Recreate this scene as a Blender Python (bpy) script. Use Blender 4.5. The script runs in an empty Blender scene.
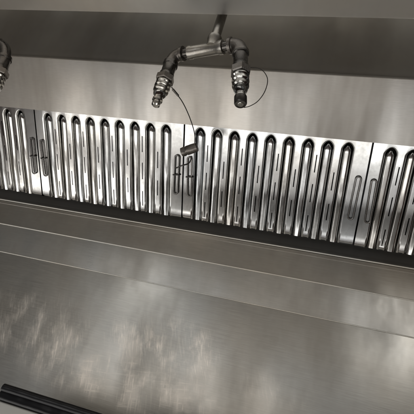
import bpy, bmesh, math, random
from mathutils import Vector, Matrix
random.seed(4)
C = bpy.context.scene.collection
scn = bpy.context.scene

# ---------------------------------------------------------------- camera frame
def mat3(rows): return Matrix(rows)
Xc = Vector((0.95645, -0.14407, -0.25387)); Yc = Vector((0.16859, -0.43732, 0.88336)); Zc = Vector((0.23829, 0.88769, 0.39399))
RIGHT = Vector((Xc.x, Yc.x, Zc.x)); UP = Vector((Xc.y, Yc.y, Zc.y)); FWD = Vector((Xc.z, Yc.z, Zc.z))
F = 400.0
def ray(px, py): return RIGHT*((px-207)/F) - UP*((py-207)/F) + FWD
def at_depth(px, py, Y): r = ray(px, py); return r*(Y/r.y)      # point of a known distance from the front
def at_height(px, py, Z): r = ray(px, py); return r*(Z/r.z)

# ---------------------------------------------------------------- materials
def new_mat(name):
    m = bpy.data.materials.new(name); m.use_nodes = True
    nt = m.node_tree; b = nt.nodes['Principled BSDF']
    return m, nt, b
def metal(name, col=(.55,.53,.49), rough=.3, brush=(4,160,160), bump=.08, blotch=.25, grime=None, grime_amt=0.0, rvar=.12, aniso=0.0, scratches=None, bscale=6.0, metallic=1.0, streak=0.0, sscale=(9,.5,.5), vary=False, dent=.25, grain=0.0):
    m, nt, b = new_mat(name); N = nt.nodes; L = nt.links
    tc = N.new('ShaderNodeTexCoord')
    if vary:            # every filter and every baffle carries its own smears
        oi = N.new('ShaderNodeObjectInfo'); sc_ = N.new('ShaderNodeVectorMath'); sc_.operation = 'SCALE'; sc_.inputs['Scale'].default_value = 31.0
        L.new(oi.outputs['Random'], sc_.inputs[0]); ad = N.new('ShaderNodeVectorMath'); ad.operation = 'ADD'
        L.new(tc.outputs['Object'], ad.inputs[0]); L.new(sc_.outputs[0], ad.inputs[1])
        class _T: outputs = {'Object': ad.outputs[0]}
        tc = _T
    mp = N.new('ShaderNodeMapping'); mp.inputs['Scale'].default_value = brush
    L.new(tc.outputs['Object'], mp.inputs['Vector'])
    n1 = N.new('ShaderNodeTexNoise'); n1.inputs['Scale'].default_value = 6; n1.inputs['Detail'].default_value = 5
    L.new(mp.outputs[0], n1.inputs['Vector'])
    n2 = N.new('ShaderNodeTexNoise'); n2.inputs['Scale'].default_value = bscale; n2.inputs['Detail'].default_value = 6; n2.inputs['Roughness'].default_value = .62
    L.new(tc.outputs['Object'], n2.inputs['Vector'])
    r2 = N.new('ShaderNodeValToRGB'); r2.color_ramp.elements[0].position = .33; r2.color_ramp.elements[1].position = .7
    L.new(n2.outputs[0], r2.inputs[0])
    # colour
    mx = N.new('ShaderNodeMix'); mx.data_type = 'RGBA'
    mx.inputs['A'].default_value = (*col, 1)
    g = grime or (col[0]*.60, col[1]*.565, col[2]*.52)
    mx.inputs['B'].default_value = (*g, 1)
    ml = N.new('ShaderNodeMath'); ml.operation = 'MULTIPLY'; ml.inputs[1].default_value = blotch
    L.new(r2.outputs[0], ml.inputs[0]); L.new(ml.outputs[0], mx.inputs['Factor'])
    nw = N.new('ShaderNodeTexNoise'); nw.inputs['Scale'].default_value = 2.6; nw.inputs['Detail'].default_value = 3
    L.new(tc.outputs['Object'], nw.inputs['Vector'])
    rw = N.new('ShaderNodeMapRange'); rw.inputs['From Min'].default_value = .38; rw.inputs['From Max'].default_value = .64
    L.new(nw.outputs[0], rw.inputs['Value'])
    mt = N.new('ShaderNodeMix'); mt.data_type = 'RGBA'; L.new(rw.outputs[0], mt.inputs['Factor'])
    mt.inputs['A'].default_value = (1.0, .965, .91, 1); mt.inputs['B'].default_value = (.96, .98, .99, 1)
    mu = N.new('ShaderNodeMix'); mu.data_type = 'RGBA'; mu.blend_type = 'MULTIPLY'; mu.inputs['Factor'].default_value = 1
    L.new(mx.outputs['Result'], mu.inputs['A']); L.new(mt.outputs['Result'], mu.inputs['B'])
    colout = mu.outputs['Result']
    # roughness
    mr = N.new('ShaderNodeMath'); mr.operation = 'MULTIPLY_ADD'; mr.inputs[1].default_value = rvar; mr.inputs[2].default_value = rough - rvar*.5
    L.new(n2.outputs[0], mr.inputs[0])
    ma = N.new('ShaderNodeMath'); ma.operation = 'MULTIPLY_ADD'; ma.inputs[1].default_value = .07; 
    L.new(n1.outputs[0], ma.inputs[0]); L.new(mr.outputs[0], ma.inputs[2])
    rout = ma.outputs[0]
    if grain:
        gr = N.new('ShaderNodeMapRange'); gr.inputs['From Min'].default_value = .3; gr.inputs['From Max'].default_value = .7
        gr.inputs['To Min'].default_value = 1-grain; gr.inputs['To Max'].default_value = 1+grain*.6
        L.new(n1.outputs[0], gr.inputs['Value'])
        gm = N.new('ShaderNodeVectorMath'); gm.operation = 'SCALE'; L.new(colout, gm.inputs[0]); L.new(gr.outputs[0], gm.inputs['Scale'])
        colout = gm.outputs[0]
    if streak:          # long wipe marks running up the sheet
        ms = N.new('ShaderNodeMapping'); ms.inputs['Scale'].default_value = sscale; ms.inputs['Rotation'].default_value = (0, math.radians(4), 0)
        L.new(tc.outputs['Object'], ms.inputs['Vector'])
        ns = N.new('ShaderNodeTexNoise'); ns.inputs['Scale'].default_value = 1; ns.inputs['Detail'].default_value = 5; ns.inputs['Roughness'].default_value = .55
        L.new(ms.outputs[0], ns.inputs['Vector'])
        rs = N.new('ShaderNodeMapRange'); rs.inputs['From Min'].default_value = .42; rs.inputs['From Max'].default_value = .66; rs.inputs['To Max'].default_value = streak
        L.new(ns.outputs[0], rs.inputs['Value'])
        mm = N.new('ShaderNodeMix'); mm.data_type = 'RGBA'; L.new(rs.outputs[0], mm.inputs['Factor']); L.new(colout, mm.inputs['A'])
        mm.inputs['B'].default_value = (col[0]*.42, col[1]*.39, col[2]*.35, 1); colout = mm.outputs['Result']
        m3 = N.new('ShaderNodeMath'); m3.operation = 'MULTIPLY_ADD'; m3.inputs[1].default_value = .3; L.new(rs.outputs[0], m3.inputs[0]); L.new(rout, m3.inputs[2]); rout = m3.outputs[0]
    if scratches:
        colout, rout = scratches(nt, tc, colout, rout)
    L.new(colout, b.inputs['Base Color']); L.new(rout, b.inputs['Roughness'])
    bp = N.new('ShaderNodeBump'); bp.inputs['Strength'].default_value = bump; bp.inputs['Distance'].default_value = .001
    if bump >= .02: L.new(n1.outputs[0], bp.inputs['Height'])
    bq = N.new('ShaderNodeBump'); bq.inputs['Strength'].default_value = dent; bq.inputs['Distance'].default_value = .003
    n3 = N.new('ShaderNodeTexNoise'); n3.inputs['Scale'].default_value = 5; n3.inputs['Detail'].default_value = 1
    L.new(tc.outputs['Object'], n3.inputs['Vector']); L.new(n3.outputs[0], bq.inputs['Height'])
    if bump >= .02: L.new(bp.outputs[0], bq.inputs['Normal']); 
    if dent > 0: L.new(bq.outputs[0], b.inputs['Normal'])
    b.inputs['Metallic'].default_value = metallic
    b.inputs['Anisotropic'].default_value = aniso
    return m

def wall_scratches(nt, tc, cin, rin):
    """wiped and scratched residue: slanting pale dashes in patches over the lower wall"""
    N = nt.nodes; L = nt.links
    def rot_noise(angle, sc, lo, hi, seed):
        rm = N.new('ShaderNodeMapping'); rm.inputs['Rotation'].default_value = (0, math.radians(angle), 0)
        rm.inputs['Location'].default_value = (seed, 0, seed*1.7)
        L.new(tc.outputs['Object'], rm.inputs['Vector'])
        mp = N.new('ShaderNodeMapping'); mp.inputs['Scale'].default_value = sc
        L.new(rm.outputs[0], mp.inputs['Vector'])
        n = N.new('ShaderNodeTexNoise'); n.inputs['Scale'].default_value = 1; n.inputs['Detail'].default_value = 4; n.inputs['Roughness'].default_value = .6
        L.new(mp.outputs[0], n.inputs['Vector'])
        r = N.new('ShaderNodeMapRange'); r.inputs['From Min'].default_value = lo; r.inputs['From Max'].default_value = hi
        L.new(n.outputs[0], r.inputs['Value']); return r.outputs[0]
    def math_(op, a, bb):
        q = N.new('ShaderNodeMath'); q.operation = op
        for i, v in enumerate((a, bb)):
            if isinstance(v, (int, float)): q.inputs[i].default_value = v
            else: L.new(v, q.inputs[i])
        return q.outputs[0]
    d1 = rot_noise(10, (150, 1, 12), .52, .74, 3.1)
    d2 = rot_noise(22, (230, 1, 20), .55, .72, 9.4)
    d3 = rot_noise(-82, (180, 1, 10), .54, .75, 5.4)
    p1 = rot_noise(8, (16, 1, 11), .46, .62, 1.3)
    # where hands and cloths reach: a few worn patches
    def patch(px, py, rx, rz):
        c = at_depth(px, py, 1.128); v = N.new('ShaderNodeVectorMath'); v.operation = 'SUBTRACT'; L.new(tc.outputs['Object'], v.inputs[0]); v.inputs[1].default_value = c
        m2 = N.new('ShaderNodeVectorMath'); m2.operation = 'MULTIPLY'; L.new(v.outputs[0], m2.inputs[0]); m2.inputs[1].default_value = (1/rx, 0, 1/rz)
        ln = N.new('ShaderNodeVectorMath'); ln.operation = 'LENGTH'; L.new(m2.outputs[0], ln.inputs[0])
        mr = N.new('ShaderNodeMapRange'); mr.interpolation_type = 'SMOOTHSTEP'; mr.inputs['From Min'].default_value = 1.15; mr.inputs['From Max'].default_value = .35
        L.new(ln.outputs['Value'], mr.inputs['Value']); return mr.outputs[0]
    A = patch(25, 325, .24, .12); B = patch(165, 345, .19, .085); Cc = patch(130, 385, .30, .07); Dd = patch(60, 360, .10, .10); E = patch(265, 390, .12, .05)
    up = math_('ADD', math_('MULTIPLY', A, .7), math_('ADD', B, math_('MULTIPLY', math_('ADD', Dd, math_('MULTIPLY', E, .5)), .45)))
    s = math_('ADD', math_('MULTIPLY', math_('MAXIMUM', math_('MULTIPLY', d1, .6), d2), up), math_('MULTIPLY', Cc, math_('MAXIMUM', math_('MULTIPLY', d3, .7), math_('MULTIPLY', d1, .8))))
    s = math_('ADD', math_('MULTIPLY', s, math_('ADD', math_('MULTIPLY', p1, .8), .2)), math_('MULTIPLY', math_('MULTIPLY', p1, .30), math_('ADD', up, Cc)))
    s = math_('MINIMUM', s, 1.0)
    mx = N.new('ShaderNodeMix'); mx.data_type = 'RGBA'; L.new(math_('MINIMUM', math_('MULTIPLY', s, 1.1), .8), mx.inputs['Factor'])
    L.new(cin, mx.inputs['A']); mx.inputs['B'].default_value = (.95, .87, .77, 1)
    rr = math_('ADD', rin, math_('MULTIPLY', s, .15))
    return mx.outputs['Result'], rr

M = {}
M['hood'] = metal('brushed_stainless_hood', (.62,.61,.58), .24, (5,90,90), .0, .35, streak=.35, sscale=(5,.5,.8), dent=0)
M['soffit'] = metal('hazy_stainless_soffit', (.88,.87,.855), .36, (3,6,6), .0, .25, streak=.3, sscale=(4,.5,.8), dent=0)
M['trough_front'] = metal('greasy_dimmed_trough_steel', (.50,.48,.445), .26, (4,110,110), .0, .5, streak=.65, sscale=(3,.5,1.5), grain=.09, dent=0)  # grease film tint, with the band's dim reflection put into the colour
M['flashing'] = metal('stainless_flashing', (.55,.54,.515), .26, (4,110,110), .0, .45, streak=.6, sscale=(5,.5,2), grain=.09, dent=0)
M['plenum'] = metal('smudged_stainless', (.57,.555,.53), .30, (9,90,90), .03, .40, bscale=5, streak=.75, sscale=(4.5,.7,.7), grain=.07)
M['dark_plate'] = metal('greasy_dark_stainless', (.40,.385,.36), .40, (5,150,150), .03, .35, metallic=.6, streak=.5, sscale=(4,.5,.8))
M['wall'] = metal('scratched_stainless_wall', (.44,.43,.405), .26, (4,170,170), .0, .40, scratches=wall_scratches, bscale=4, streak=.45, sscale=(5,1,2.2), grain=.13)
M['filter'] = metal('filter_stainless', (.66,.67,.68), .17, (30,12,12), .03, .65, grime=(.27,.27,.26), rvar=.25, bscale=15, vary=True, dent=.55)
M['baffle'] = metal('inner_baffle_stainless', (.72,.73,.735), .15, (30,9,9), .03, .60, grime=(.20,.19,.17), rvar=.2, bscale=19, vary=True, dent=.4)
M['gap_shade'] = metal('shaded_gap_steel', (.035,.032,.03), .5, (20,20,20), .1, .3)  # near-black stands in for shade in the filter seams and behind the slots
M['trough'] = metal('greasy_trough_steel', (.16,.155,.145), .42, (5,120,120), .1, .4, metallic=.6)
M['edge'] = metal('edge_highlight_steel', (.88,.86,.80), .48, (8,60,60), .05, .30, grime=(.45,.41,.36), metallic=.6, bscale=9)  # pale tone puts the highlight along lips and hems into the colour
M['pipe'] = metal('dull_pipe_steel', (.38,.37,.35), .32, (60,60,60), .2, .8, bscale=40)
M['pipe_dark'] = metal('blackened_pipe_steel', (.11,.105,.10), .24, (60,60,60), .2, .5, bscale=50)
M['cast'] = metal('worn_cast_iron', (.17,.16,.15), .34, (60,60,60), .5, .6, grime=(.12,.105,.09), bscale=60)
M['chrome'] = metal('grimy_chrome', (.62,.61,.58), .10, (60,60,60), .1, .95, grime=(.05,.045,.04), bscale=55)
M['wire'] = metal('wire_steel', (.27,.26,.25), .22, (60,60,60), .05, .3, bscale=40)
m, nt, b = new_mat('black_rubber'); b.inputs['Base Color'].default_value = (.004,.004,.005,1); b.inputs['Roughness'].default_value = .3; b.inputs['Specular IOR Level'].default_value = .25
n = nt.nodes.new('ShaderNodeTexNoise'); n.inputs['Scale'].default_value = 22; n.inputs['Detail'].default_value = 1.5
bp = nt.nodes.new('ShaderNodeBump'); bp.inputs['Strength'].default_value = .6; bp.inputs['Distance'].default_value = .006
tcn = nt.nodes.new('ShaderNodeTexCoord'); nt.links.new(tcn.outputs['Object'], n.inputs['Vector'])
nt.links.new(n.outputs[0], bp.inputs['Height']); nt.links.new(bp.outputs[0], b.inputs['Normal']); M['rubber'] = m
m, nt, b = new_mat('pale_enamel'); b.inputs['Roughness'].default_value = .35
n = nt.nodes.new('ShaderNodeTexNoise'); n.inputs['Scale'].default_value = 9; n.inputs['Detail'].default_value = 5
r = nt.nodes.new('ShaderNodeValToRGB'); r.color_ramp.elements[0].color = (.34,.335,.31,1); r.color_ramp.elements[1].color = (.42,.415,.39,1)
nt.links.new(n.outputs[0], r.inputs[0]); nt.links.new(r.outputs[0], b.inputs['Base Color']); M['enamel'] = m
m, nt, b = new_mat('lanyard_cable'); b.inputs['Base Color'].default_value = (.06,.055,.05,1); b.inputs['Metallic'].default_value = .8; b.inputs['Roughness'].default_value = .35; M['cable'] = m
m, nt, b = new_mat('quarry_tile'); b.inputs['Roughness'].default_value = .6
br = nt.nodes.new('ShaderNodeTexBrick'); br.inputs['Color1'].default_value = (.16,.07,.045,1); br.inputs['Color2'].default_value = (.12,.055,.04,1); br.inputs['Mortar'].default_value = (.06,.055,.05,1); br.inputs['Scale'].default_value = 3
tcn = nt.nodes.new('ShaderNodeTexCoord'); nt.links.new(tcn.outputs['Object'], br.inputs['Vector']); nt.links.new(br.outputs[0], b.inputs['Base Color']); M['tile'] = m

# ---------------------------------------------------------------- helpers
def link(name, bm, mats, parent=None, smooth=None, origin=None):
    me = bpy.data.meshes.new(name)
    bmesh.ops.recalc_face_normals(bm, faces=bm.faces)
    if origin is not None: bmesh.ops.translate(bm, verts=bm.verts, vec=-Vector(origin))
    bm.to_mesh(me); bm.free()
    for mm in (mats if isinstance(mats, (list, tuple)) else [mats]): me.materials.append(mm)
    o = bpy.data.objects.new(name, me); C.objects.link(o)
    if origin is not None: o.location = origin
    if smooth is not None:
        for p in me.polygons: p.use_smooth = True
        if smooth < 180:
            me.set_sharp_from_angle(angle=math.radians(smooth))
    if parent:
        o.parent = parent
    return o
def thing(name, label, cat, loc=(0,0,0), group=None):
    o = bpy.data.objects.new(name, None); o.empty_display_size = .05; C.objects.link(o); o.location = loc
    o['label'] = label; o['category'] = cat
    if group: o['group'] = group
    return o
def extrude_profile(bm, pts, x0, x1, closed=False, nx=36):
    """sheet: polyline of (y,z) points swept along X"""
    rows = []
    for i in range(nx+1):
        x = x0 + (x1-x0)*i/nx
        rows.append([bm.verts.new((x, y, z)) for y, z in pts])
    n = len(pts)
    for i in range(nx):
        for j in range(n if closed else n-1):
            k = (j+1) % n
            bm.faces.new((rows[i][j], rows[i+1][j], rows[i+1][k], rows[i][k]))
    if closed:
        bm.faces.new(rows[0]); bm.faces.new(rows[-1][::-1])
def box(bm, lo, hi, bev=0):
    r = bmesh.ops.create_cube(bm, size=1)
    for v in r['verts']:
        v.co = Vector([(lo[i]+hi[i])/2 + v.co[i]*(hi[i]-lo[i]) for i in range(3)])
    if bev:
        es = set(e for v in r['verts'] for e in v.link_edges)
        bmesh.ops.bevel(bm, geom=list(es), offset=bev, segments=3, affect='EDGES', profile=.5)
def slab(y0, z0, y1, z1, t, nrm):
    """closed profile: the line (y0,z0)-(y1,z1) with thickness t away along nrm"""
    return [(y0, z0), (y1, z1), (y1+nrm[0]*t, z1+nrm[1]*t), (y0+nrm[0]*t, z0+nrm[1]*t)]
def frame_from(axis):
    a = axis.normalized(); h = Vector((0,0,1)) if abs(a.z) < .9 else Vector((0,1,0))
    u = a.cross(h).normalized(); return a, u, a.cross(u).normalized()
def lathe(bm, p0, axis, prof, seg=28, phase=0):
    """prof: list of (distance along axis, radius)"""
    a, u, v = frame_from(axis); rings = []
    for d, r in prof:
        rings.append([bm.verts.new(Vector(p0)+a*d+(u*math.cos(phase+2*math.pi*k/seg)+v*math.sin(phase+2*math.pi*k/seg))*r) for k in range(seg)])
    for i in range(len(rings)-1):
        for k in range(seg):
            bm.faces.new((rings[i][k], rings[i][(k+1)%seg], rings[i+1][(k+1)%seg], rings[i+1][k]))
    bm.faces.new(rings[0][::-1]); bm.faces.new(rings[-1])
def catmull(pts, n=8):
    P = [Vector(p) for p in pts]; P = [P[0]*2-P[1]] + P + [P[-1]*2-P[-2]]; out = []
    for i in range(1, len(P)-2):
        for k in range(n):
            t = k/n; a, b_, c, d = P[i-1], P[i], P[i+1], P[i+2]
            out.append(.5*((2*b_)+(c-a)*t+(2*a-5*b_+4*c-d)*t*t+(3*b_-a-3*c+d)*t**3))
    out.append(P[-2]); return out
def tube(bm, pts, r, seg=12, closed=False, radii=None):
    n = len(pts); rings = []
    prev = None
    for i, p in enumerate(pts):
        if closed: t = (pts[(i+1)%n]-pts[i-1]).normalized()
        else: t = (pts[min(i+1,n-1)]-pts[max(i-1,0)]).normalized()
        if prev is None: a, u, v = frame_from(t)
        else:
            u = (prev - t*prev.dot(t)).normalized(); v = t.cross(u)
        prev = u
        rr = radii[i] if radii else r
        rings.append([bm.verts.new(p+(u*math.cos(2*math.pi*k/seg)+v*math.sin(2*math.pi*k/seg))*rr) for k in range(seg)])
    for i in range(n if closed else n-1):
        j = (i+1) % n
        for k in range(seg):
            bm.faces.new((rings[i][k], rings[i][(k+1)%seg], rings[j][(k+1)%seg], rings[j][k]))
    if not closed:
        bm.faces.new(rings[0][::-1]); bm.faces.new(rings[-1])

XL, XR = -2.6, 1.9          # the hood runs on past both sides of the frame
S = math.sqrt(.5)
# ---------------------------------------------------------------- the hood
PD = 1.0729                                  # distance of the 45 degree filter rack plane
hood = thing('exhaust_hood', 'stainless steel commercial kitchen exhaust hood, inside seen from below', 'exhaust hood', (0, .6, .7))
hb = Vector(hood.location)
def hood_part(name, bm, mat, smooth=30):
    o = link(name, bm, mat, None, smooth); o.parent = hood; o.location = -hb; return o
def rack(y_pix, lift=0.0):                   # y,z of the rack plane at the pixel row of the middle column
    r = ray(207, y_pix); k = (PD-lift)*math.sqrt(2)/(r.y+r.z); return (r.y*k, r.z*k)
# plate above the filters, in the rack's own slope, its lower hem lapping the filters
yt, zt = rack(126.5, .004); yk, zk = rack(68, .004)
bm = bmesh.new()
extrude_profile(bm, [(yt, zt), (yk, zk), (yk+.002*S, zk+.002*S), (yt+.0025*S, zt+.0025*S)], XL, XR, True)
hood_part('filter_rack_plate', bm, M['plenum'])
# upright plate above it, up to the roof of the hood
bm = bmesh.new()
extrude_profile(bm, [(yk, zk+.001), (yk+.0005, zk+.22), (yk+.004, zk+.22), (yk+.003, zk+.001)], XL, XR, True)
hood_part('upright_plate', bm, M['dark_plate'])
bm = bmesh.new()
extrude_profile(bm, [(yk-.0025, zk-.0005), (yk-.0025, zk+.004), (yk-.0002, zk+.004), (yk-.0002, zk-.0005)], XL, XR, True)
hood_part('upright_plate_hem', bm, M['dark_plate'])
# roof and dropped front soffit, front skirt of the hood
ztop = zk+.222
r15 = ray(207, 15); ys = .575; zs = r15.z*ys/r15.y
bm = bmesh.new(); extrude_profile(bm, slab(ys-.02, ztop, yk+.004, ztop, .003, (0,1)), XL, XR, True); hood_part('roof_plate', bm, M['hood'])
bm = bmesh.new()
extrude_profile(bm, [(-.30, zs), (ys-.004, zs), (ys-.001, zs+.0015), (ys, zs+.005), (ys, ztop), (ys-.003, ztop), (ys-.003, zs+.005), (ys-.005, zs+.003), (-.30, zs+.003)], XL, XR, True)
hood_part('dropped_soffit', bm, M['soffit'])
bm = bmesh.new(); extrude_profile(bm, slab(-.303, zs+.003, -.303, .58, .003, (-1,0)), XL, XR, True); hood_part('front_skirt', bm, M['hood'])
for x in (XL, XR):
    bm = bmesh.new()
    s = 1 if x > 0 else -1
    vs = [(-.30, zs), (-.30, .58), (1.14, .20), (1.14, ztop), (-.30, ztop)]
    a = [bm.verts.new((x, y, z)) for y, z in vs]; b_ = [bm.verts.new((x+s*.003, y, z)) for y, z in vs]
    bm.faces.new(a); bm.faces.new(b_[::-1])
    for i in range(len(vs)): bm.faces.new((a[i], b_[i], b_[(i+1)%5], a[(i+1)%5]))
    hood_part('end_panel', bm, M['hood'])

# grease trough below the filters
def yz(y_pix, Y): r = ray(207, y_pix); return (Y, r.z*Y/r.y)
Yb = 1.130
b0 = (1.150, .50); b1 = yz(233.2, Yb)
bm = bmesh.new()
extrude_profile(bm, [(Yb+.020, .56), (Yb, b1[1]+.035), (Yb, b1[1]-.002), (Yb+.003, b1[1]-.002), (Yb+.003, b1[1]+.034), (Yb+.023, .56)], XL, XR, True)
hood_part('trough_back', bm, M['trough'])
l1 = yz(234, Yb-.012); l2 = yz(262, Yb-.010); l3 = yz(294.5, Yb-.004)
def bead(name, p, r, mat, dy=0):
    bm = bmesh.new()
    pts = [(p[0]+dy+r*math.cos(a)*1.0, p[1]+r*math.sin(a)) for a in [2*math.pi*k/10 for k in range(10)]]
    extrude_profile(bm, pts, XL, XR, True)
    return hood_part(name, bm, mat, 60)
bead('trough_lip', l1, .0021, M['edge'])
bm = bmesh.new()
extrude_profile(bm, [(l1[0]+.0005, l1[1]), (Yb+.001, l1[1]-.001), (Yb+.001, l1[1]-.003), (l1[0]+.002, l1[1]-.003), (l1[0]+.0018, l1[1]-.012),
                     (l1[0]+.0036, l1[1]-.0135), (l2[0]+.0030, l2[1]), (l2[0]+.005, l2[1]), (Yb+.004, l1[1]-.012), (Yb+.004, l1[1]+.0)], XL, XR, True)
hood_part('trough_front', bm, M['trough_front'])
# flashing between the trough and the wall
bead('flashing_lip', l2, .0019, M['edge'], .0004)
bm = bmesh.new()
extrude_profile(bm, [(l2[0]+.0012, l2[1]-.0008), (l3[0]-.0004, l3[1]), (l3[0]+.0012, l3[1]), (l2[0]+.0028, l2[1]-.0008)], XL, XR, True)
hood_part('wall_flashing', bm, M['flashing'])
bead('flashing_hem', l3, .0014, M['edge'], .0002)

# ---------------------------------------------------------------- wall
wall = None
bm = bmesh.new(); yw = l3[0]+.002
extrude_profile(bm, [(yw, -1.5), (yw, l3[1]+.03), (yw+.004, l3[1]+.03), (yw+.004, -1.5)], XL-.1, XR+.1, True)
wall = link('wall_cladding', bm, M['wall'], None, 30)
wall['label'] = 'large scratched stainless steel wall sheet below the hood, filling the lower half of the photo'; wall['category'] = 'wall cladding'
bm = bmesh.new(); box(bm, (-6, -6, -1.56), (6, 1.3, -1.5)); fl = link('floor', bm, M['tile']); fl['kind'] = 'structure'

# ---------------------------------------------------------------- baffle filters
# local frame: x along the hood, local "up" along the rack slope, w towards the room
Uv = Vector((0, -S, S)); Wv = Vector((0, -S, -S))
W = .500; G = .0022
vt_pt = Vector((0, *rack(126.5))); vb_pt = Vector((0, *rack(222.5)))
H = (vt_pt-vb_pt).length + .010             # a little tucked behind the plate above
NS = 9
def filter_u():                              # slot centres measured across one filter
    return [.0465 + i*.0497 for i in range(NS)]
def L2W(u, v, w): return Vector((u, 0, 0)) + Uv*v + Wv*w
RI = .0122                                   # half width of a slot at the front face
def make_filter(missing_left=0):
    root = thing('baffle_filter', '', 'grease filter', (0,0,0), 'baffle filters in the hood')
    # -- front plate with open arches
    bm = bmesh.new()
    roll = [(0.0066, 0.0), (0.0052, -.00012), (0.0038, -.0005), (0.0026, -.0012), (0.0015, -.0024), (0.0007, -.0042), (0.0002, -.0066), (0.0, -.0100), (.0008, -.0150), (.0020, -.021)]
    us = filter_u()
    vtop = H; vtip = H - .0215                # where the arch top lies
    half = RI + .0066
    va = vtip - RI                           # arch centre
    narc = 14
    for uc in us:
        path = []                            # (direction, base)
        for v in [x*va/14 for x in range(14)]: path.append((Vector((-1,0)), Vector((uc, v))))
        for k in range(narc+1):
            a = math.pi - math.pi*k/narc; path.append((Vector((math.cos(a), math.sin(a))), Vector((uc, va))))
        for v in [va-x*va/14 for x in range(1, 15)]: path.append((Vector((1,0)), Vector((uc, v))))
        rings = []
        for off, w in roll:
            ring = []
            for d, c in path:
                # a slightly pointed arch
                rr = RI + off*(1 if abs(d.y) < .01 else 1-.25*d.y)
                p = c + d*rr + Vector((0, max(0, d.y)**3*.0035))
                sag = 0
                vv = p.y
                # the foot of each strip is rolled back
                wb = w - (max(0, (.010 - vv))/.010)**2*.007
                ring.append(bm.verts.new(L2W(p.x, vv, wb)))
            rings.append(ring)
        # outer boundary: straight cell sides and top
        outer = []
        for (d, c), v0 in zip(path, rings[0]):
            rr = RI + roll[0][0]
            if d.y > 1e-6:
                tx = half/abs(d.x) if abs(d.x) > 1e-6 else 1e9
                ty = (vtop-va)/d.y
                t = min(tx, ty); p = c + d*t
            else: p = c + d*half
            wb = -(max(0, (.010-p.y))/.010)**2*.007
            outer.append(bm.verts.new(L2W(p.x, p.y, wb)))
        allr = [outer] + rings
        for i in range(len(allr)-1):
            for k in range(len(path)-1):
                f_ = [allr[i][k], allr[i][k+1], allr[i+1][k+1], allr[i+1][k]]
                if (f_[0].co-f_[3].co).length < 1e-6 and (f_[1].co-f_[2].co).length < 1e-6: continue
                try: bm.faces.new(f_)
                except ValueError: pass
        # fill top corners of the cell
        for sgn in (-1, 1):
            cn = Vector((uc+sgn*half, vtop))
            best = None
            for k in range(len(path)-1):
                a, b_ = outer[k], outer[k+1]
                au = (a.co.x, (a.co.dot(Uv))); bu = (b_.co.x, b_.co.dot(Uv))
                if abs(au[1]-vtop) > 1e-5 and abs(bu[1]-vtop) < 1e-5 and sgn < 0 or abs(bu[1]-vtop) > 1e-5 and abs(au[1]-vtop) < 1e-5 and sgn > 0:
                    q = bm.verts.new(L2W(cn.x, cn.y, 0)); bm.faces.new((a, b_, q)); break
    # -- strips between the arches, with drain slits
    def strip(ua, ub, slits, n_ext=0):
        cu = (ua+ub)/2
        ul = [ua, cu-.0014, cu+.0014, ub] if slits else [ua, ub]
        vl = sorted(set([0, .0025, .005, .0075, .010, .03, vtop] + [x for s in slits for x in s]))
        def bulge(u): return 0
        gr = [[bm.verts.new(L2W(u, v, -(max(0, (.010-v))/.010)**2*.007)) for v in vl] for u in ul]
        for i in range(len(ul)-1):
            for j in range(len(vl)-1):
                if slits and i == 1 and any(s[0]-1e-6 <= vl[j] and vl[j+1] <= s[1]+1e-6 for s in slits): continue
                bm.faces.new((gr[i][j], gr[i+1][j], gr[i+1][j+1], gr[i][j+1]))
    odd = [(.018, .066), (.104, .156), (.188, .236)]
    even = [(.060, .108), (.146, .196)]
    strip(G, us[0]-half, [])
    for i in range(NS-1):
        sl = odd if i % 2 == 0 else even
        j = random.uniform(-.005, .005)
        strip(us[i]+half, us[i+1]-half, [(a+j, b_+j) for a, b_ in sl])
    strip(us[-1]+half, W-G, [])
    bmesh.ops.remove_doubles(bm, verts=bm.verts, dist=1e-5)
    # side returns of the frame
    for u in (G+.0002, W-G-.0002):
        vs = [L2W(u, 0, -.0004), L2W(u, H, -.0004), L2W(u, H, -.045), L2W(u, 0, -.045)]
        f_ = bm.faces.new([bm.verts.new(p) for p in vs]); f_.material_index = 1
    link('front_plate', bm, [M['filter'], M['gap_shade']], root, 50)
    # -- dark inside: back pan
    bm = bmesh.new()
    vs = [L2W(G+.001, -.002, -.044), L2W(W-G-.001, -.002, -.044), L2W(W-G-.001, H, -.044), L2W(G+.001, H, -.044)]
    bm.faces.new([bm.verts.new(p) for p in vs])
    link('back_pan', bm, M['gap_shade'], root)
    # -- rear baffles: rounded channels behind each slot
    for uc in us:
        bm = bmesh.new()
        jit = random.uniform(-.0012, .0012); hw = .0114; dep = random.uniform(-.0050, -.0030); lean = random.uniform(-.0008, .0008)
        nseg = 10; rows = []
        nv = 30
        tip = vtip - .004
        for j in range(nv+1):
            v = .001 + (tip-.001)*j/nv
            s = 1.0
            e = (tip - v)
            if e < .011: s = max(.30, math.sqrt(max(0, 1-((.011-e)/.011)**2.0)))
            row = []
            for i in range(nseg+1):
                q = -1 + 2*i/nseg
                w = dep - (1-math.sqrt(max(0, 1-abs(q)**2.7)))*.011 - (1-s)*.004 + lean*(v*20-2)
                row.append(bm.verts.new(L2W(uc+jit*(1-v*6)+q*hw*s, v, w + .0007*math.sin(v*38+uc*90))))
            rows.append(row)
        for j in range(nv):
            for i in range(nseg):
                bm.faces.new((rows[j][i], rows[j][i+1], rows[j+1][i+1], rows[j+1][i]))
        link('rear_baffle', bm, M['baffle'], root, 180)
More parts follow.
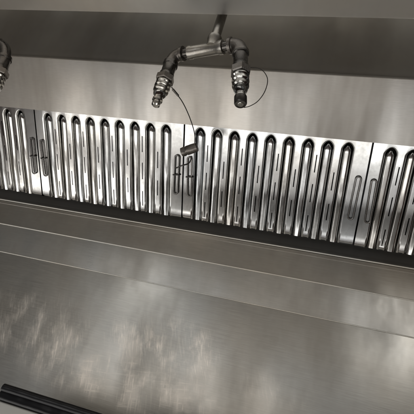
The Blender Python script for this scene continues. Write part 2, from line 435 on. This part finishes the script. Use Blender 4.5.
    # -- two wire handles, one near each side
    for uh, vh, tilt in ((.0215, .135, -.03), (W-.0195, .137, .02)):
        bm = bmesh.new()
        hw, hl = .0064, .059; pts = []
        for k in range(9): a = math.pi*k/8; pts.append((math.cos(a)*hw, hl-hw+math.sin(a)*hw))
        for k in range(9): a = math.pi+math.pi*k/8; pts.append((math.cos(a)*hw, -hl+hw+math.sin(a)*hw))
        P = [L2W(uh+x+y*tilt, vh+y, .0046) for x, y in pts]
        tube(bm, P, .0024, 10, True)
        h = link('handle', bm, M['wire'], root, 180)
        bm = bmesh.new()
        P = [L2W(uh-.012, vh-.002, .0008), L2W(uh-.008, vh, .0068), L2W(uh+.008, vh+.002, .0068), L2W(uh+.012, vh+.002, .0008)]
        tube(bm, P, .0019, 8)
        link('handle_clip', bm, M['pipe_dark'], h, 180)
    return root
proto = make_filter()
labels = {
 -.880-.5: 'stainless baffle filter cut off by the left edge of the photo',
 -.880: 'whole baffle filter on the left, its right seam behind the dangling nozzle cap',
 -.380: 'largest whole baffle filter, below and right of the nozzle with the looped cable',
  .120: 'stainless baffle filter cut off by the right edge of the photo'}
def copy_tree(o, parent=None):
    c = o.copy(); C.objects.link(c)
    if parent: c.parent = parent
    for ch in [x for x in bpy.data.objects if x.parent == o]: copy_tree(ch, c)
    return c
base = vb_pt.copy()
for i, (x, lab) in enumerate(labels.items()):
    o = proto if i == 0 else copy_tree(proto)
    o.location = Vector((x, base.y, base.z)) + Uv*(0, -.0012, .0004, -.0016)[i]; o.rotation_euler.y = math.radians((.1, -.12, .08, .15)[i]); o['label'] = lab
    for h in [q for q in o.children if q.name.startswith('handle')]:
        right = (h.matrix_parent_inverse @ Vector(h.bound_box[0])).x > .25
        if (i == 2 and right) or (i == 3 and not right):
            for cl in list(h.children): bpy.data.objects.remove(cl)
            h.rotation_euler.z = .0

# blank plates carry the rack on, beyond the four filters
for x0, x1 in ((XL, -1.382), (.622, XR)):
    bm = bmesh.new()
    yb, zb = rack(222.5, 0); ya, za = rack(124, 0)
    extrude_profile(bm, [(yb, zb), (ya, za), (ya+.002, za+.002), (yb+.002, zb+.002)], x0, x1, True)
    hood_part('blank_rack_panel', bm, M['hood'])

# ---------------------------------------------------------------- fire suppression nozzles
def nozzle_head(root, p0, p1, cap_on, name='nozzle_body'):
    ax = (p1-p0); Lh = ax.length; a = ax.normalized(); k = Lh/.125
    # street elbow shank and coupling
    bm = bmesh.new(); lathe(bm, p0-a*.004, a, [(0,.0135),(.002,.0165),(.010,.0168),(.012,.0148),(.034*k,.0145),(.036*k,.0160),(.044*k,.0160)]); 
    link('coupling', bm, M['pipe_dark'], root, 40)
    bm = bmesh.new(); lathe(bm, p0+a*.040*k, a, [(0,.0170),(.001,.0205),(.013*k,.0205),(.0145*k,.0175)], 6, .3)
    nut = link('hex_nut', bm, M['cast'], root, 20)
    bm = bmesh.new()
    pr = [(.0545,.0128),(.058,.0150),(.061,.0150),(.063,.0128),(.066,.0128),(.068,.0152),(.072,.0152),(.074,.0126),(.077,.0126),(.079,.0148),(.083,.0146),(.085,.0118),(.089,.0118),(.091,.0125),(.095,.0112),(.099,.0082),(.104,.0080),(.1055,.0098),(.110,.0098),(.1115,.0070),(.116,.0070),(.118,.0082),(.1225,.0078),(.125,.0050)]
    lathe(bm, p0, a, [(d*k, r*1.13) for d, r in pr])
    nb = link(name, bm, M['chrome'], root, 35)
    if cap_on:
        bm = bmesh.new(); lathe(bm, p0+a*.107*k, a, [(0,.0105),(.001,.0122),(.016,.0122),(.0185,.0105),(.019,.006)])
        link('blow_off_cap', bm, M['pipe_dark'], nb, 40)
    return nb
def pipe_elbow(root, a, corner, b_, r, mat):
    pts = [];
    for k in range(11):
        t = k/10; pts.append(a*(1-t)**2 + corner*2*t*(1-t) + b_*t*t)
    bm = bmesh.new(); tube(bm, pts, r, 20)
    e = link('elbow', bm, mat, root, 60)
    for p, d in ((a, (corner-a)), (b_, (corner-b_))):
        bm = bmesh.new(); lathe(bm, p-d.normalized()*.004, d, [(0, r*.95),(.0008, r*1.17),(.007, r*1.17),(.009, r*.98)])
        link('elbow_collar', bm, mat, e, 40)
    return e
YT = .60
tee = at_depth(212, 47.5, YT); ZT = tee.z
susp = thing('fire_suppression_nozzle', 'twin fire suppression nozzle on a steel tee hanging in the middle of the hood', 'sprinkler nozzle', (tee.x, tee.y, ztop))
sb = Vector(susp.location)
def finish(root, base):
    for o in [x for x in bpy.data.objects if x.parent == root]: o.location = -base
TL = at_height(184, 53.5, ZT); TR = at_height(229, 46.0, ZT)
d = (TR-TL).normalized()
# drop pipe
bm = bmesh.new(); lathe(bm, (tee.x, tee.y, ztop-.0005), Vector((0,0,-1)), [(0,.0105),(ztop-ZT-.008,.0105)]); link('drop_pipe', bm, M['pipe'], susp, 40)
bm = bmesh.new(); lathe(bm, (tee.x, tee.y, ZT+.030), Vector((0,0,-1)), [(0,.0125),(.002,.0152),(.010,.0152),(.012,.0136),(.030,.0136)]); 
lathe(bm, TL+d*.012, d, [(0,.0125),(.001,.0150),(.008,.0150),(.010,.0136),((TR-TL).length-.036,.0136),((TR-TL).length-.034,.0150),((TR-TL).length-.025,.0150),((TR-TL).length-.024,.0125)])
link('tee_fitting', bm, M['pipe'], susp, 40)
bm = bmesh.new(); lathe(bm, TL-d*.004, d, [(0,.0108),((TR-TL).length+.010,.0108)]); link('threaded_nipple', bm, M['pipe_dark'], susp, 40)
# left head hangs plumb, right head a touch askew
cornL = TL - d*.026; LH0 = cornL + Vector((0,0,-.026)); tipL = LH0 + Vector((0,0,-.118))
pipe_elbow(susp, TL-d*.004, cornL, LH0, .0138, M['cast'])
nL = nozzle_head(susp, LH0, tipL, False)
cornR = TR + d*.026; tipR = at_depth(240.5, 112, cornR.y-.004)
dr = (tipR-cornR).normalized(); RH0 = cornR + dr*.026
pipe_elbow(susp, TR+d*.004, cornR, RH0, .0148, M['cast'])
nR = nozzle_head(susp, RH0, RH0+dr*min(.135, (tipR-RH0).length-.004), True)
# lanyards
def T(px, py, t): return ray(px, py)*t
tN = FWD.dot(LH0)
bm = bmesh.new(); tube(bm, catmull([T(171.5,87,.83), T(176,93,.83), T(183,103,.85), T(189.5,117,.89), T(194,131,.94), T(196.5,146,.985)]), .0011, 8)
link('lanyard', bm, M['cable'], nL, 180)
bm = bmesh.new(); lathe(bm, T(172.5,89,.829), T(178.5,96,.834)-T(172.5,89,.829), [(0,.0014),(.001,.0026),(.018,.0024),(.019,.0012)], 10); link('lanyard_crimp', bm, M['pipe_dark'], nL, 40)
tR = FWD.dot(tipR)
bm = bmesh.new(); tube(bm, catmull([T(246,69,.845), T(253,67.5,.83), T(262,70,.82), T(267.5,79,.815), T(265,91,.81), T(258,101,.815), T(250,106,.82), T(244,107.5,.83)]), .0009, 8)
link('lanyard', bm, M['cable'], nR, 180)
finish(susp, sb)

cap = thing('blow_off_cap', 'dark nozzle cap dangling on its cable in front of the filter seam', 'nozzle cap', (0,0,0))
pa = T(181.5,152.5,.995); pb = T(197,147,.985); ax = pb-pa
cap.location = pa
bm = bmesh.new(); lathe(bm, Vector((0,0,0)), ax, [(0,.0090),(.001,.0112),(.009,.0118),(.011,.0104),(.013,.0104),(.015,.0118),(.030,.0118),(ax.length,.0108),(ax.length+.0012,.0085)])
link('cap_shell', bm, M['cast'], cap, 40)
bm = bmesh.new(); q = catmull([T(176,168,.995)-pa, T(182,165.5,.985)-pa, T(189,163,.99)-pa, T(192,156,.99)-pa]); tube(bm, q, .0017, 8)
link('cap_hook', bm, M['pipe_dark'], cap, 180)

# nozzle cut off by the left edge
def P2(px, py, Y=.62): return at_depth(px, py, Y)
ed = thing('fire_suppression_nozzle', 'dark nozzle at the left edge of the photo, mostly cut off', 'sprinkler nozzle', (0,0,0))
c0 = P2(-26, 38)
ed.location = (P2(-24,30).x, P2(-24,30).y, ztop)
eb = Vector(ed.location)
bm = bmesh.new(); lathe(bm, (eb.x, eb.y, ztop-.0005), Vector((0,0,-1)), [(0,.0105),(ztop-c0.z+.012,.0105)]); link('drop_pipe', bm, M['pipe'], ed, 40)
c0 = Vector((eb.x, eb.y, c0.z)); dd = (P2(8,46)-c0)
c1 = c0+dd.normalized()*(dd.length-.030); corner = P2(8,46); low = P2(5,58)
bm = bmesh.new(); lathe(bm, c0-dd.normalized()*.02, dd, [(0,.0125),(.001,.015),(.01,.015),(.012,.0136),(dd.length-.012,.0136)]); link('tee_fitting', bm, M['pipe'], ed, 40)
pipe_elbow(ed, c1, corner, low, .0125, M['pipe_dark'])
nozzle_head(ed, low, P2(-10,100), False)
finish(ed, eb)

# ---------------------------------------------------------------- black-edged unit at the lower left
YG = .70
e0 = at_depth(-1.5, 391.5, YG); 
a0 = at_depth(0.5, 382.5, YG); a1 = at_depth(0.5, 401.5, YG)
unit = thing('equipment_panel', 'pale panel with a thick black rubber edge, in the bottom left corner', 'equipment', (0,0,0))
xl = e0.x; zt_ = a0.z; zb_ = a1.z; hh = zt_-zb_
unit.location = (xl, YG, zb_-.3)
def upart(name, bm, mat, sm=40):
    o = link(name, bm, mat, unit, sm); o.location = -Vector(unit.location); return o
bm = bmesh.new(); box(bm, (xl, YG, zb_), (xl+1.2, YG+.05, zt_-.0095), .006); upart('rubber_edge', bm, M['rubber'])
bm = bmesh.new(); tube(bm, [Vector((xl+.004, YG+.004, zt_-.0065)), Vector((xl+.006, YG+.004, zt_-.0065)), Vector((xl+1.2, YG+.004, zt_-.0065))], .0068, 14); upart('rubber_bead', bm, M['rubber'], 70)
bm = bmesh.new(); box(bm, (xl-.30, YG+.002, zb_-.30), (xl+1.21, YG+.048, zb_-.0005), .002); upart('pale_panel', bm, M['enamel'])

# ---------------------------------------------------------------- camera and light
cam = bpy.data.cameras.new('camera'); co = bpy.data.objects.new('camera', cam); C.objects.link(co)
R = Matrix((RIGHT, UP, -FWD)).transposed(); co.matrix_world = R.to_4x4()
cam.sensor_width = 36; cam.lens = 36*F/414; cam.clip_start = .01; cam.clip_end = 100
scn.camera = co
w = bpy.data.worlds.new("World"); scn.world = w; w.use_nodes = True
bg = w.node_tree.nodes['Background']; bg.inputs[0].default_value = (.99, 1.0, .985, 1); bg.inputs[1].default_value = .165
# the unseen kitchen around: soft light and dark masses for the steel to mirror
wn = w.node_tree.nodes; wl = w.node_tree.links
wt = wn.new('ShaderNodeTexCoord'); wz = wn.new('ShaderNodeTexNoise'); wz.inputs['Scale'].default_value = 3.2; wz.inputs['Detail'].default_value = 2.5
wr = wn.new('ShaderNodeValToRGB'); wr.color_ramp.elements[0].position = .40; wr.color_ramp.elements[0].color = (.12,.11,.10,1)
wr.color_ramp.elements[1].position = .62; wr.color_ramp.elements[1].color = (1.75,1.78,1.80,1)
wl.new(wt.outputs['Generated'], wz.inputs['Vector']); wl.new(wz.outputs[0], wr.inputs[0]); wl.new(wr.outputs[0], bg.inputs[0])
def area(name, loc, target, sx, sy, power, col=(1,.95,.88)):
    l = bpy.data.lights.new(name, 'AREA'); l.shape = 'RECTANGLE'; l.size = sx; l.size_y = sy; l.energy = power; l.color = col
    o = bpy.data.objects.new(name, l); C.objects.link(o); o.location = loc
    o.rotation_euler = (Vector(target)-Vector(loc)).to_track_quat('-Z', 'Y').to_euler(); return o
area('ceiling_lamp', (-1.75, -2.2, 1.05), (-.5, 1.1, .3), .5, .3, 6.5, (1,.98,.95))
area('ceiling_lamp', (.98, -2.1, .92), (.3, 1.1, .3), .4, .3, 6, (1,.98,.95))
area('back_fill_light', (-1.1, -2.5, -.08), (-.5, 1.1, -.05), 3.0, .6, 10, (1,.97,.94))  # added fill to brighten the lower wall, not a real fixture
area('low_fill_light', (-.80, -.50, -1.3), (-.80, -.38, .6), 3.3, .40, 15, (1,.98,.95))  # two added upward fills for the filters to mirror, no lamps stand there
area('low_fill_light', (-.70, .30, -1.3), (-.70, .34, .6), 3.9, .46, 18, (1,.98,.95))
scn.view_settings.view_transform = 'Standard'; scn.view_settings.look = 'None'; scn.view_settings.exposure = 0; scn.view_settings.gamma = 1
scn.render.engine = 'CYCLES'
scn.cycles.max_bounces = 8; scn.cycles.glossy_bounces = 6; scn.cycles.caustics_reflective = True; scn.cycles.sample_clamp_indirect = 4
